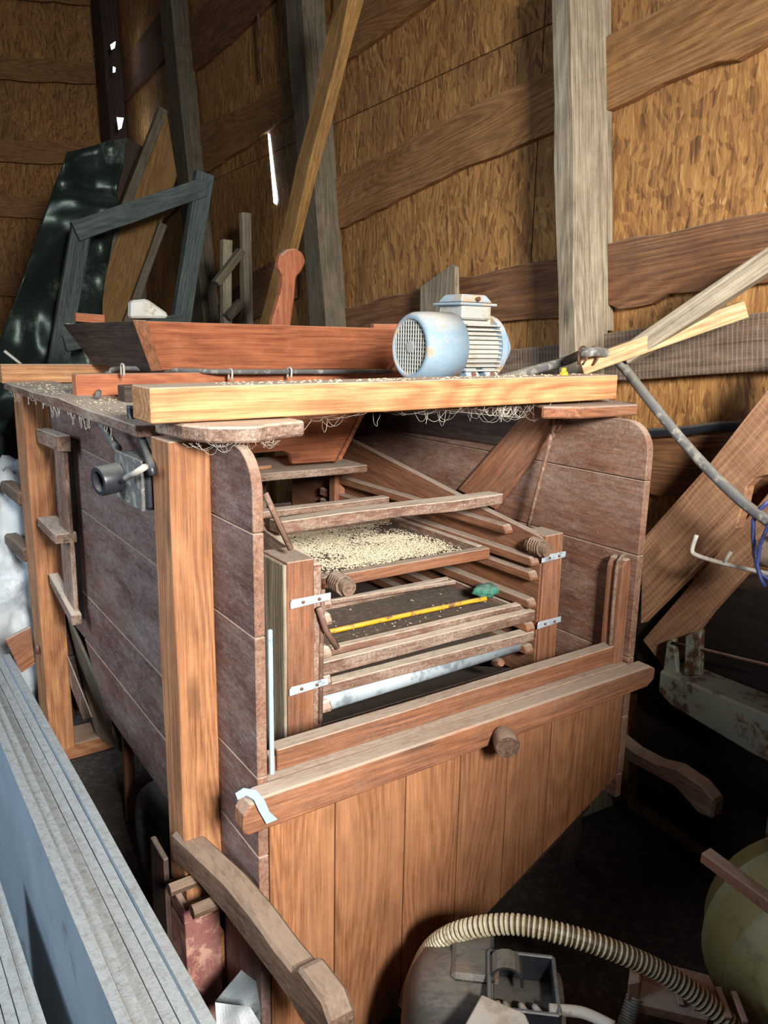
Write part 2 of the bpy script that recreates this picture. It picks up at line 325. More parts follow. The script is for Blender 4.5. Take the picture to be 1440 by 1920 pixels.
# added unseen boarding, stepped to keep daylight off the floor at right
LP = box('added_light_blocker', .30, .34, -.46, -.40, 0, 1.20, 'dark', kind='structure')
for a_, b_, h_ in ((.342,.40,1.40),(.402,.46,1.48),(.462,.52,1.56),(.522,.60,1.64),(.602,.72,1.71),(.722,.86,1.76),(.862,1.05,1.80),(1.052,1.25,1.80),(1.252,1.45,1.80),(1.452,1.65,1.80),(1.652,1.90,1.80)):
    box('board', a_, b_-.002, -.45, -.43, 0, h_-.04, 'dark', LP)
# posts
def post(A, B, w, d, mat, **kw):     # A top, B low point; runs on down to the floor
    A, B = V(A), V(B); return bar('post', floorpt(A, B), A, w, d, mat, WR, up=NWv, jit=.004, **kw)
post((1.901,1.815,2.565), (1.895,1.681,1.476), .075, .14, 'grey')
box0 = bar('post', (1.980,1.795,2.578), (1.974,1.673,1.531), .05, .03, 'grey', WR, up=NWv)
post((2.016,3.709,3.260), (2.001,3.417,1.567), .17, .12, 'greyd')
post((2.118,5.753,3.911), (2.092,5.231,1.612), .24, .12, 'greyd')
post((2.190,7.581,4.529), (2.183,7.438,3.112), .30, .14, 'dark')
# ceiling boards keep the barn dim above
mk('ceiling', [(-4,-3,5),(3.2,-3,5),(3.2,9.5,5),(-4,9.5,5),(-4,-3,5.06),(3.2,-3,5.06),(3.2,9.5,5.06),(-4,9.5,5.06)], [(0,1,2,3),(4,7,6,5),(0,4,5,1),(1,5,6,2),(2,6,7,3),(3,7,4,0)], 'dark', kind='structure')
# gaps letting daylight in
prism('trim_1', [(2.122,4.306,2.611),(2.121,4.284,2.601),(2.116,4.184,2.242),(2.117,4.199,2.219),(2.119,4.236,2.234)], NWv*.003, 'sky', None, (0,0,1), 0, kind='structure')
prism('trim_2', [(2.060,6.996,3.757),(2.053,6.837,3.737),(2.055,6.881,3.703),(2.059,6.970,3.715)], NWv*.003, 'sky', None, (0,0,1), 0, kind='structure')
prism('trim_3', [(2.058,6.946,3.585),(2.055,6.880,3.560),(2.056,6.904,3.535),(2.058,6.956,3.544)], NWv*.003, 'sky', None, (0,0,1), 0, kind='structure')
prism('trim_4', [(2.056,6.910,3.202),(2.046,6.708,3.156),(2.050,6.791,3.099),(2.055,6.879,3.104)], NWv*.003, 'sky', None, (0,0,1), 0, kind='structure')
prism('trim_5', [(1.700,7.908,3.810),(1.717,7.907,3.809),(1.707,7.907,3.791)], (0,.003,0), 'sky', None, (0,0,1), 0, kind='structure')
# ------------------------------------------------------------ grain cleaning machine
G = thing('grain_cleaner', 'large old brown wooden grain cleaning machine with open sieve box in front', 'machine', (1.06,2.0,0))
FY = 1.35; XL = .54; XR = 1.57
# left wall of the machine: boards of the side panel
def sidepanel(nm, x0, x1, mat, extra):
    rows = [(.39,.555),(.555,.718),(.718,.988),(.988,1.175),(1.175,1.318)]
    P = None
    for i, (z0, z1) in enumerate(rows):
        z1 -= .0025
        yb = 2.86
        if i == 4:
            poly = [(x0,yb,z0),(x0,1.17,z0)]+[(x0,1.17+.075-.075*math.cos(a*math.pi/16),z1-.075+.075*math.sin(a*math.pi/16)) for a in range(0,9)]+[(x0,yb,z1)]
        elif i == 0: yb = 2.24 if x0 < 1 else yb; poly = [(x0,yb,.39),(x0,1.17,.39),(x0,1.17,z1),(x0,yb+.2,z1)]
        else: poly = [(x0,yb,z0),(x0,1.17,z0),(x0,1.17,z1),(x0,yb,z1)]
        b = prism('board' if P else nm, poly, (x1-x0,0,0), mat, P or G, (0,1,0), .0015)
        if P is None: P = b
        b.data.materials.append(M['edgew'])
        for p in b.data.polygons:
            if abs(p.normal.y) < .6: p.material_index = 1
    return P
PL = sidepanel('side_panel', XL, XL+.02, 'panel', 0)
PR = sidepanel('side_panel', XR, XR+.022, 'panelr', 0)
# lower boards of both side panels
prism('board', [(XL,1.17,.388),(XL,1.17,.10),(XL,1.345,.10),(XL,1.345,.388)], (.02,0,0), 'panel', PL, (0,0,1))
prism('board', [(XR,1.17,.388),(XR,1.17,.32),(XR,1.6,.32),(XR,2.8,.388)], (.02,0,0), 'panelr', PR, (0,1,0))
# fan housing: curved sheet metal low at the back of the left side
prism('fan_housing', [(.545,2.74,.556),(.545,2.20,.40),(.56,2.25,.30),(.62,2.40,.15),(.70,2.50,.085),(.62,2.74,.06)], (.01,.0,.004), 'greyd', G, (0,1,0))
prism('housing_strip', [(0.536,2.845,0.399),(0.536,2.755,0.420),(0.536,2.397,0.301),(0.536,2.521,0.237),(0.536,2.829,0.343)], (.004,0,0), 'dusty', G, (0,0,1))
# posts
box('post', .462, XL, 1.35, 1.445, 0.37, 1.312, 'post', G)
box('post', .46, XL, 2.70, 2.86, .05, 1.305, 'post', G)
box('post', XR+.022, 1.665, 1.35, 1.43, .0, 1.318, 'dark', G)  # both right posts coloured dark in place of shade
box('post', XR+.022, 1.665, 2.74, 2.86, .0, 1.305, 'dark', G)
box('foot', .455, .53, 1.345, 1.45, 0, .325, 'foot', G)
box('joint_rail', .452, .545, 1.338, 1.44, .327, .368, 'foot', G)
bar('foot_board', (.448,1.47,.0), (.448,1.47,.43), .09, .012, 'dark', G, up=(1,0,0))
prism('corner_gusset', [(0.532,1.360,0.282),(0.590,1.360,0.146),(0.518,1.360,0.131)], (0,.02,0), 'post', G, (1,0,1))
lathe('bolt', (.455,2.76,.42), (.445,2.76,.42), [(0,.016),(.6,.016),(1,.008)], 'rust', G, 10)
bar('sill', (.46,2.78,.03), (1.66,2.78,.03), .14, .055, 'post', G)
bar('foot', (.50,2.80,0), (.56,2.80,0), .09, .03, 'dark', G)
bar('leg', (.60,2.24,.0), (.60,2.24,.42), .03, .022, 'rail', G, up=(0,1,0))
bar('cross_rail', (.56,2.76,.20), (1.57,2.76,.20), .05, .06, 'dark', G)
# back wall of the machine
for i in range(5):
    if i != 3: box('back_board', XL+.02, XR, 2.80, 2.82, .12+i*.24, .35+i*.24, 'dark', G)
for i in range(4): box('back_slat', .70+i*.2, .74+i*.2, 2.77, 2.80, .80, 1.09, 'dusty', G)
# top lid boards on the left side and behind
bar('lid_board', (.515,1.46,1.320), (.515,2.90,1.320), .15, .024, 'dusty', G, jit=.004)
bar('lid_board', (.60,1.62,1.3215), (.60,2.72,1.3215), .014, .02, 'dusty', G, jit=.004)
bar('lid_board', (1.61,1.46,1.320), (1.61,2.90,1.320), .15, .024, 'dusty', G, jit=.004)
bar('lid_board', (.60,2.52,1.320), (1.53,2.52,1.320), .5, .022, 'dusty', G)
# top beams
bar('front_beam', (.418,1.35,1.381), (1.60,1.35,1.390), .10, .060, 'beam', G, jit=.0008)
bar('red_beam', (.505,2.20,1.362), (1.66,2.20,1.362), .045, .058, 'red', G)
bar('back_beam', (.437,2.93,1.357), (1.66,2.93,1.357), .06, .062, 'beam', G)
bar('lid_block', (.60,2.42,1.345), (.74,2.42,1.345), .10, .025, 'dark', G)
bar('lower_beam', (.565,1.98,1.352), (1.565,1.98,1.352), .06, .04, 'dark', G)
# brackets under the front beam
prism('bracket', [(.462,1.42,1.3205),(.470,1.30,1.3205),(.492,1.245,1.3205),(.535,1.222,1.3205),(.575,1.215,1.3205),(.60,1.235,1.3205),(.66,1.255,1.3205),(.69,1.262,1.3205),(.69,1.42,1.3205)], (0,0,.028), 'dusty', G, (1,0,0), .004)
prism('bracket', [(1.40,1.42,1.322),(1.34,1.30,1.322),(1.43,1.255,1.322),(1.63,1.255,1.322),(1.665,1.30,1.322),(1.665,1.42,1.322)], (0,0,.028), 'rail', G, (1,0,0), .004)
# front door: vertical boards, bottom edge slanting
xs = [.562,.706,.878,1.026,1.170,1.308,1.444,1.568]
def zb(x): return max(.0, .0+(x-.80)*.50) if x > .8 else 0.0
DR = None
for i in range(7):
    a, b = xs[i]+.0015, xs[i+1]-.0015
    d = prism('board' if DR else 'front_door', [(a,1.172,zb(a)),(b,1.172,zb(b)),(b,1.172,.70),(a,1.172,.70)], (0,.02,0), 'door', DR or G, (0,0,1), .0015)
    DR = DR or d
bar('lower_door_board', (.88,1.30,.02), (1.56,1.30,.34), .02, .30, 'dark', G)
CB = prism('crossbar', [(.492,1.128,.648),(.50,1.128,.638),(1.60,1.128,.646),(1.625,1.128,.662),(1.628,1.128,.690),(1.605,1.128,.703),(.53,1.128,.706),(.508,1.128,.700),(.494,1.128,.68)], (0,.042,0), 'rail', G, (1,0,0), .004)
bar('ledge', (.56,1.195,.692), (1.568,1.195,.692), .048, .02, 'rail', G)
bar('upper_rail', (.590,1.208,.726), (1.545,1.208,.726), .035, .046, 'rail', G)
box('rail_spacer', .568, .588, 1.19, 1.22, .703, .738, 'post', G)
KN = lathe('door_knob', (1.10,1.13,.668), (1.068,1.075,.664), [(0,.012),(.25,.014),(.3,.024),(.9,.028),(1,.025)], 'handle', G, 14)
# right-hand latch board with rope grommet
prism('latch_board', [(1.535,1.185,.70),(1.568,1.185,.70),(1.568,1.185,.955),(1.562,1.185,.978),(1.545,1.185,.976),(1.535,1.185,.955)], (0,.05,0), 'rail', G, (0,0,1), .003)
tube('rope_edge', [(1.532,1.20,.72),(1.530,1.20,.94),(1.540,1.20,.975),(1.555,1.20,.985)], .005, 'rope', G, 6, 4)
# metal strip on left panel edge and grab handles
box('metal_strip', .562, .570, 1.160, 1.168, .72, 1.00, 'tape', G, jit=0)
hl = [(1.40,.475,.507,.442),(1.30,.487,.512,.452),(1.20,.505,.508,.437),(1.10,.515,.500,.427),(1.02,.522,.486,.42),(.975,.528,.480,.41),(.955,.53,.497,.40),(.89,.535,.488,.395),(.86,.535,.462,.40)]
def grip(nm, st, wd, mat, mir=False):
    vs, fs = [], []
    for (y, x, zt, zb_) in st:
        vs += [V((x-wd,y,zb_)),V((x+wd,y,zb_)),V((x+wd,y,zt)),V((x-wd,y,zt))]
    for i in range(len(st)-1):
        for k in range(4): fs.append((i*4+k,i*4+(k+1)%4,i*4+4+(k+1)%4,i*4+4+k))
    fs += [(0,1,2,3),tuple(len(vs)-4+i for i in range(4))]
    return mk(nm, vs, fs, mat, G, (0,1,0), .006)
HL = grip('carrying_handle', hl, .024, 'handle')
grip('carrying_handle', [(1.40,1.64,.46,.39),(1.25,1.645,.462,.40),(1.17,1.65,.44,.40),(1.10,1.65,.44,.40),(1.04,1.65,.455,.40),(.97,1.65,.445,.365),(.93,1.65,.42,.37)], .022, 'handle')
lathe('peg', (.42,1.33,.43), (.52,1.33,.43), [(0,.013),(1,.013)], 'handle', G, 8, smooth=False)
lathe('peg', (.44,1.26,.42), (.54,1.26,.42), [(0,.014),(1,.014)], 'handle', G, 8, smooth=False)
for z, y in ((.94,2.97),(.74,2.95)): grip('rear_handle', [(2.86,.47,z+.02,z-.03),(3.02,.46,z+.025,z-.025),(3.12,.455,z+.02,z-.02)], .022, 'handle')
# sliding gate on the left side
box('gate_opening', .5385, .5398, 2.42, 2.66, .62, 1.16, 'hole', G, jit=0)
box('gate_board', .50, .512, 2.36, 2.48, .66, 1.20, 'dusty', G)
bar('gate_cleat', (.505,2.66,1.175), (.495,2.32,1.19), .035, .045, 'dusty', G)
bar('gate_cleat', (.495,2.64,.90), (.49,2.36,.905), .06, .03, 'dusty', G)
bar('gate_cleat', (.505,2.66,.70), (.50,2.34,.655), .03, .035, 'dusty', G)
# hopper
HP = None
ft = [(.66,2.19,1.530),(1.66,2.19,1.530)]; 
HP = prism('hopper', [(.665,2.19,1.532),(1.66,2.19,1.530),(1.58,2.27,1.395),(.735,2.27,1.395)], (0,.022,0), 'red', G, (1,0,0), .002)
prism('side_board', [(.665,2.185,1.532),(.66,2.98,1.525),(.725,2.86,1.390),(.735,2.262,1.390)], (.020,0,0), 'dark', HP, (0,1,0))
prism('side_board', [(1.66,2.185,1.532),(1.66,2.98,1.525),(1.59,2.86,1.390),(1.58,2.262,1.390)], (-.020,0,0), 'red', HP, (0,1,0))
prism('back_board', [(.67,2.98,1.528),(1.655,2.98,1.528),(1.59,2.88,1.390),(.73,2.88,1.390)], (0,.02,0), 'dusty', HP, (1,0,0))
bar('corner_lug', (.70,2.97,1.55), (.80,2.97,1.545), .03, .03, 'red', HP)
bar('corner_lug', (1.50,2.27,1.535), (1.60,2.25,1.538), .03, .02, 'red', HP)
prism('corner_post', [(.663,2.183,1.534),(.70,2.180,1.534),(.765,2.262,1.393),(.733,2.262,1.393)], (0,-.006,0), 'rail', HP, (.3,.3,-1))
# funnel below
FN = prism('funnel', [(.71,2.10,1.335),(1.395,2.10,1.335),(1.255,2.10,1.115),(1.105,2.10,1.118),(1.095,2.10,1.150),(1.075,2.10,1.160),(.955,2.10,1.160),(.935,2.10,1.150),(.925,2.10,1.118),(.85,2.10,1.115)], (0,.02,0), 'red', G, (1,0,0), .002)
prism('side_board', [(1.395,2.096,1.335),(1.26,2.096,1.112),(1.245,2.40,1.112),(1.38,2.40,1.335)], (.018,0,.006), 'red', FN, (0,1,0))
prism('side_board', [(.71,2.096,1.335),(.85,2.096,1.112),(.865,2.40,1.112),(.725,2.40,1.335)], (-.018,0,.006), 'red', FN, (0,1,0))
prism('back_board', [(.71,2.40,1.335),(1.395,2.40,1.335),(1.255,2.40,1.115),(.85,2.40,1.115)], (0,.02,0), 'red', FN, (1,0,0))
bar('feed_shelf', (.60,2.24,1.085), (1.372,2.24,1.085), .30, .024, 'dusty', G, jit=.003)
bar('shelf_board', (.80,2.20,1.105), (1.06,2.20,1.105), .10, .012, 'beam', G)
# dark strip painting the beam's shadow on right panel, and diagonal brace
prism('diagonal_brace', [(1.555,1.573,1.306),(1.555,1.422,1.319),(1.555,1.676,1.008),(1.555,1.851,1.038)], (.014,0,0), 'rail', G, (0,-.5,.5))
prism('beam_shadow_strip', [(1.556,2.451,1.224),(1.556,1.523,1.306),(1.556,1.571,1.272),(1.556,1.664,1.201),(1.556,2.371,1.183)], (.012,0,0), 'dark', G, (0,1,0))
# eye bolts and hanging rods
for x, zz in ((1.525,1.29),(.60,1.29)):
    ring = [(x, 1.43+.018*math.cos(a*.628), zz+.022*math.sin(a*.628)) for a in range(11)]
    tube('eye_ring', ring, .005, 'rust', G, 6)
    tube('eye_hook', [(x,1.43,1.33),(x,1.43,1.30),(x,1.435,1.27),(x+.004,1.44,1.25)], .007, 'rod', G, 6, 3)
tube('hanging_rod', [(1.525,1.44,1.26),(1.520,1.47,1.12),(1.515,1.50,.98)], .006, 'rod', G, 6)
tube('hanging_rod', [(0.674,1.400,1.190),(0.700,1.400,1.132),(0.731,1.400,1.066), ], .0065, 'rod', G, 6)
tube('hanging_rod', [(0.799,1.385,0.971),(0.796,1.385,0.856),(0.793,1.385,0.661)], .006, 'rod', G, 6)
tube('hanging_rod', [(0.781,1.370,0.937),(0.797,1.370,0.885),(0.827,1.370,0.836)], .007, 'rod', G, 6)
# shaker box
SB = prism('shaker_box', [(1.458,1.385,.60),(1.458,1.385,1.0),(1.458,1.60,1.03),(1.458,2.42,1.160),(1.458,2.78,1.16),(1.458,2.78,.60)], (.022,0,0), 'rail', G, (0,1,.1), .003)
prism('side_board', [(.775,1.385,.60),(.775,1.385,1.03),(.775,1.60,1.055),(.775,2.42,1.160),(.775,2.78,1.16),(.775,2.78,.60)], (.022,0,0), 'dusty', SB, (0,1,.1), .003)
box('end_post', 1.460, 1.530, 1.378, 1.46, .55, 1.005, 'rail', SB)
box('end_post', .711, .774, 1.378, 1.49, .55, 1.045, 'rail', SB)
box('outer_post', .702, .7105, 1.380, 1.49, .55, 1.040, 'grey', SB)
for zt, y1 in ((1.012,1.49),(.948,1.385),(.908,1.385),(.832,1.385),(.765,1.385),(.702,1.385)):
    for sx in (0, 1):
        x0 = 1.428 if sx else .798
        y2 = 2.5 if zt > .8 else 2.35
        if sx == 0 and zt > .95: continue
        prism('runner', [(x0,y1+.006,zt-.026),(x0,y1,zt-.018),(x0,y1+.012,zt),(x0,y2,zt+(.0 if zt<.95 else -.0)),(x0,y2,zt-.03)], (.029,0,0), 'dusty' if sx==0 else 'rail', SB, (0,1,0), .004)
box('end_post', 1.41, 1.455, 2.36, 2.40, .80, 1.07, 'rail', SB)
bar('top_tie', (.770,1.555,1.078), (1.445,1.555,1.078), .055, .030, 'dusty', SB, jit=.003)
bar('back_tie', (.78,2.05,.985), (1.42,2.05,.985), .04, .02, 'dusty', SB)
for x in (1.460, 1.50):
    pass
for (x0,x1,z) in ((1.448,1.536,.945),(1.448,1.536,.762),(.715,.812,.955),(.711,.806,.760)):
    st = prism('metal_strap', [(x0,1.372,z-.010),(x1,1.372,z-.006),(x1,1.372,z+.010),(x0+.004,1.372,z+.010),(x0,1.372,z+.004)], (0,.003,0), 'galv', SB, (1,0,0), .001)
    for q in (.3,.7): lathe('screw', (x0+(x1-x0)*q,1.373,z+.001), (x0+(x1-x0)*q,1.3685,z+.001), [(0,.0045),(1,.003)], 'rust', SB, 8)
for x, z in ((.842,.977),(1.440,.978)):
    vs = []
    SP = lathe('rope_spool', (x-.004,1.42,z), (x+.004,1.352,z-.003), [(0,.012),(.1,.017),(1,.0185),(1.0,.015)], 'rope', SB, 14)
    tube('rope_winding', [(x+.0205*math.cos(a*.7),1.405-a*.00095,z+.0205*math.sin(a*.7)) for a in range(46)], .0036, 'rope', SB, 6)
tube('discharge_tube', [(.82,1.425,.688),(1.42,1.425,.700)], .024, 'galv', SB, 16)
lathe('tube_end_knob', (1.331,1.410,0.670), (1.311,1.360,0.693), [(0,.010),(.7,.014),(1,.009)], 'rail', SB, 10)
bar('front_slat', (.80,1.405,.733), (1.455,1.405,.727), .034, .026, 'dusty', SB)
bar('galvanised_flashing', (.80,1.43,.720), (1.455,1.43,.718), .03, .006, 'galvd', SB)
prism('chute_floor', [(.80,1.45,.69),(1.455,1.45,.69),(1.455,2.5,.62),(.80,2.5,.62)], (0,0,.008), 'dark', SB, (0,1,0))
box('inner_board', .80, 1.455, 2.12, 2.14, .70, .90, 'rail', SB)
prism('lower_slope_board', [(.80,1.46,.60),(1.45,1.46,.60),(1.45,1.9,.45),(.80,1.9,.45)], (0,0,.01), 'dark', G, (1,0,0))
# ------------------------------------------------------------ sieve trays
def tray(label, x0, x1, y0, y1, z, th, matf, scr=True, double=False):
    T = thing('sieve_tray', label, 'sieve', ((x0+x1)/2,(y0+y1)/2,z), None)
    bar('front_rail', (x0,y0+.013,z), (x1,y0+.013,z), .026, th, matf, T)
    bar('side_rail', (x1-.012,y0+.028,z+.002), (x1-.012,y1,z+.002), .022, th, 'dusty', T)
    bar('side_rail', (x0+.012,y0+.028,z+.002), (x0+.012,y1,z+.002), .022, th, 'dusty', T)
    bar('back_rail', (x0+.024,y1-.012,z+.002), (x1-.024,y1-.012,z+.002), .022, th, 'dusty', T)
    zz = z-.006
    mk('screen', [(x0+.02,y0+.02,zz+.003),(x1-.02,y0+.02,zz+.003),(x1-.02,y1-.02,zz+.003),(x0+.02,y1-.02,zz+.003),(x0+.02,y0+.02,zz),(x1-.02,y0+.02,zz),(x1-.02,y1-.02,zz),(x0+.02,y1-.02,zz)], [(0,1,2,3),(4,7,6,5),(0,4,5,1),(1,5,6,2),(2,6,7,3),(3,7,4,0)], 'screen', T)
    return T
T1 = tray('upper sieve tray covered with pale spilled grain', .808, 1.424, 1.545, 2.02, .924, .030, 'rail')
T2 = tray('lower sieve tray with double front rail under the yellow stick', .80, 1.456, 1.392, 1.75, .783, .030, 'dusty')
bar('inner_rail', (.815,1.43,.805), (1.44,1.43,.803), .022, .018, 'dusty', T2)
bar('spacer_strip', (.83,1.71,.815), (1.40,1.66,.813), .012, .012, 'dusty', T2)
def seeds(name, n, fn, label, cat):
    vs, fs = [], []
    for i in range(n):
        p = fn()
        if p is None: continue
        a = random.random()*6.28; t = random.uniform(-.3,.3); L = random.uniform(.0035,.005); W = .0016
        d = V((math.cos(a),math.sin(a),t)).normalized(); s = d.cross(V((0,0,1))).normalized()*W; u = V((0,0,.0013)); b = len(vs)
        vs += [p-d*L,p+d*L,p+s,p-s,p+u,p-u]
        fs += [(b+0,b+2,b+4),(b+2,b+1,b+4),(b+1,b+3,b+4),(b+3,b+0,b+4),(b+2,b+0,b+5),(b+1,b+2,b+5),(b+3,b+1,b+5),(b+0,b+3,b+5)]
    o = mk(name, vs, fs, 'seed'); tag(o, label, cat, kind='stuff')
def f1():
    x, y = random.uniform(.835,1.395), random.uniform(1.60,2.0)
    d = noise.noise(V((x*5,y*5,3)))+.5*noise.noise(V((x*14,y*14,8)))
    e = min(1,(x-.835)/.03,(1.395-x)/.10,(y-1.60)/.05)
    if random.random() > (.50+d*1.2)*e: return None
    return V((x,y,.9235+random.random()*.004*max(0,.5+d)))
seeds('spilled_grain', 30000, f1, 'pale yellow grain scattered over the upper sieve screen', 'grain')
def f2():
    x, y = random.uniform(.84,1.42), random.uniform(1.45,1.70)
    if random.random() > .45+noise.noise(V((x*7,y*7,1)))*1.4: return None
    return V((x,y,.7815+random.random()*.001))
seeds('scattered_grain', 170, f2, 'few loose grains on the lower sieve screen beside the yellow stick', 'grain')
def f3():
    k = random.random()
    if k < .5: x, y, z = random.uniform(.56,1.56), random.uniform(1.315,1.385), 1.4118+.009*0
    else: return V((random.uniform(.45,.58), random.uniform(1.5,2.85), 1.3335))
    return V((x, y, 1.381+.009*(x-.418)/1.18+.0305))
seeds('chaff', 420, f3, 'husks and chaff lying on the top of the machine', 'chaff')
YS = thing('scraper_stick', 'yellow painted stick with green foam end lying across lower sieve', 'tool', (1.119,1.518,0.800))
tube('stick', [(0.868,1.537,0.802),(1.033,1.537,0.802),(1.343,1.530,0.802), (1.385,1.508,0.810)], .0065, 'yellowp', YS, 8)
sp = []
bmx = bmesh.new(); bmesh.ops.create_icosphere(bmx, subdivisions=3, radius=1)
cc = V((1.405,1.532,0.815)); vs = []
for v in bmx.verts:
    n_ = 1+.35*noise.noise(v.co*2.3); vs.append(cc+V((v.co.x*.040*n_, v.co.y*.03*n_, v.co.z*.018*n_+.008)))
fs = [tuple(q.index for q in f.verts) for f in bmx.faces]; bmx.free()
mk('foam_end', vs, fs, 'green', YS, smooth=True)
# ------------------------------------------------------------ electric motor
mx0, mx1, my, mz = 1.095, 1.40, 1.50, 1.480
MO = thing('electric_motor', 'pale blue electric motor with finned body sitting on the top beam', 'motor', (1.2,my,1.398))
bar('motor_board', (.98,1.51,1.367), (1.62,1.51,1.367), .18, .058, 'rail', G)
R = .078
# fan cowl: shell with an open grille end
n = 40; vs = []; fs = []
prof = [(.006,.062),(.0,.066),(.004,.074),(.016,R+.002),(.05,R+.004),(.115,R+.004),(.115,R-.002),(.02,R-.004),(.012,.068),(.010,.062)]
for (dx, rr) in prof:
    for k in range(n): a = 2*math.pi*k/n; vs.append(V((mx0+dx,my+rr*math.cos(a),mz+rr*math.sin(a))))
for i in range(len(prof)):
    j = (i+1) % len(prof)
    for k in range(n): fs.append((i*n+k,i*n+(k+1)%n,j*n+(k+1)%n,j*n+k))
FC = mk('fan_cowl', vs, fs, 'motor', MO, smooth=True)
gp = []
for k in range(-6, 7):
    o_ = k*.0098; h = math.sqrt(max(0,.064**2-o_*o_))
    for a, b in (((mx0+.005,my+o_,mz-h),(mx0+.005,my+o_,mz+h)), ((mx0+.006,my-h,mz+o_),(mx0+.006,my+h,mz+o_))):
        gp.append(tubedata([a,b], .0017, 4))
gp.append(tubedata([(mx0+.003,my,mz),(mx0+.008,my,mz)], .014, 16))
multi('grille', gp, 'motorlt', FC, kind='stuff')
lathe('fan_disc', (mx0+.07,my,mz), (mx0+.08,my,mz), [(0,.070),(1,.070)], 'hole', FC, 24)
fb = []
for k in range(7):
    a = k*.9; fb.append(tubedata([(mx0+.04,my+.015*math.cos(a),mz+.015*math.sin(a)),(mx0+.05,my+.06*math.cos(a+.2),mz+.06*math.sin(a+.2))], .006, 5))
multi('fan_blades', fb, 'cable', FC, kind='stuff')
BD = lathe('body', (mx0+.115,my,mz), (mx0+.232,my,mz), [(0,.064),(1,.064)], 'motorlt', MO, 32)
for k in range(-6, 7):                                 # horizontal fins on both flanks
    z = k*.0105
    if abs(z) > .058: continue
    h = .074-abs(z)*.10
    for s in (-1, 1): box('fin', mx0+.118, mx0+.226, my+(s*.04 if s>0 else -h), my+(h if s>0 else -.04), mz+z-.0018, mz+z+.0018, 'motorlt', BD, jit=0, bevel=0)
for k in (-2,-1,0,1,2): box('fin', mx0+.118, mx0+.226, my+k*.013-.0018, my+k*.013+.0018, mz+.05, mz+.074, 'motorlt', BD, jit=0, bevel=0)
lathe('end_bell', (mx0+.224,my,mz), (mx0+.296,my,mz), [(0,.078),(.22,.079),(.3,.07),(.42,.066),(.5,.05),(.75,.045),(.8,.03),(1,.028)], 'motor', MO, 28)
lathe('shaft', (mx0+.296,my,mz), (mx0+.315,my,mz), [(0,.010),(1,.010)], 'rust', MO, 10)
for dx in (.125,.185):
    prism('foot', [(mx0+dx,my-.075,1.400),(mx0+dx,my+.075,1.400),(mx0+dx,my+.07,1.412),(mx0+dx,my+.045,1.440),(mx0+dx,my-.045,1.440),(mx0+dx,my-.07,1.412)], (.04,0,0), 'motor', MO, (0,1,0))
    lathe('foot_bolt', (mx0+dx+.02,my-.066,1.411), (mx0+dx+.02,my-.066,1.424), [(0,.007),(.6,.007),(1,.004)], 'rust', MO, 6, smooth=False)
box('base_rail', mx0+.12, mx0+.235, my-.08, my+.085, 1.3965, 1.4035, 'motor', MO, jit=0)
TB = prism('terminal_box', [(mx0+.120,my-.045,mz+.066),(mx0+.212,my-.045,mz+.066),(mx0+.212,my+.045,mz+.066),(mx0+.120,my+.045,mz+.066)], (0,0,.034), 'motorlt', MO, (1,0,0), .004)
prism('lid_rim', [(mx0+.108,my-.054,mz+.098),(mx0+.222,my-.054,mz+.098),(mx0+.222,my+.054,mz+.098),(mx0+.108,my+.054,mz+.098)], (0,0,.006), 'motor', TB, (1,0,0), .002)
vs = [V((mx0+a,my+b,mz+c)) for c, q in ((.106,0),(.124,.012)) for a, b in ((.116+q,-.046+q),(.214-q,-.046+q),(.214-q,.046-q),(.116+q,.046-q))]
mk('lid', vs, [(0,1,2,3),(4,7,6,5),(0,4,5,1),(1,5,6,2),(2,6,7,3),(3,7,4,0)], 'motor', TB, bevel=.003)
lathe('lid_screw', (mx0+.165,my-.044,mz+.112), (mx0+.165,my-.052,mz+.114), [(0,.006),(1,.005)], 'rust', TB, 8)
# ------------------------------------------------------------ switch box on the left side
SW = thing('switch_box', 'black electric switch box with white lever fixed to the left side panel', 'switch', (.50,1.50,1.20))
prism('housing', [(.450,1.46,1.165),(.450,1.62,1.165),(.450,1.635,1.18),(.450,1.625,1.262),(.450,1.57,1.268),(.450,1.46,1.262)], (.088,0,0), 'black', SW, (0,1,0), .008)
lathe('cable_socket', (.47,1.605,1.215), (.398,1.588,1.208), [(0,.026),(.35,.026),(.4,.031),(.95,.031),(1,.029),(1.0,.021),(.5,.019)], 'black', SW, 20)
lathe('socket_bore', (.45,1.600,1.213), (.433,1.596,1.2112), [(0,.0195),(1,.0195)], 'hole', SW, 16)
bar('housing_seam', (.449,1.462,1.214), (.449,1.632,1.214), .006, .10, 'cable', SW)
tube('lever', [(0.430,1.507,1.225),(0.430,1.450,1.243),(0.430,1.384,1.265)], .006, 'white', SW, 8)
prism('metal_tab', [(0.490,1.643,1.174),(0.490,1.599,1.179),(0.490,1.593,1.169),(0.490,1.625,1.149),(0.490,1.652,1.160)], (.003,0,0), 'galv', SW, (0,0,1), 0)
CS = tube('switch_cable', [(0.470,1.582,1.358),(0.470,1.574,1.327),(0.470,1.518,1.290), (0.455,1.431,1.262),(0.455,1.422,1.243)], .009, 'black', None, 8, 4); tag(CS, 'black cable running from the lid down to the switch box', 'cable')
CT = tube('stub_cable', [(0.490,1.892,1.295),(0.490,1.831,1.264),(0.490,1.762,1.246)], .009, 'cable', None, 8, 4); tag(CT, 'dusty grey cable entering the switch box from above', 'cable')
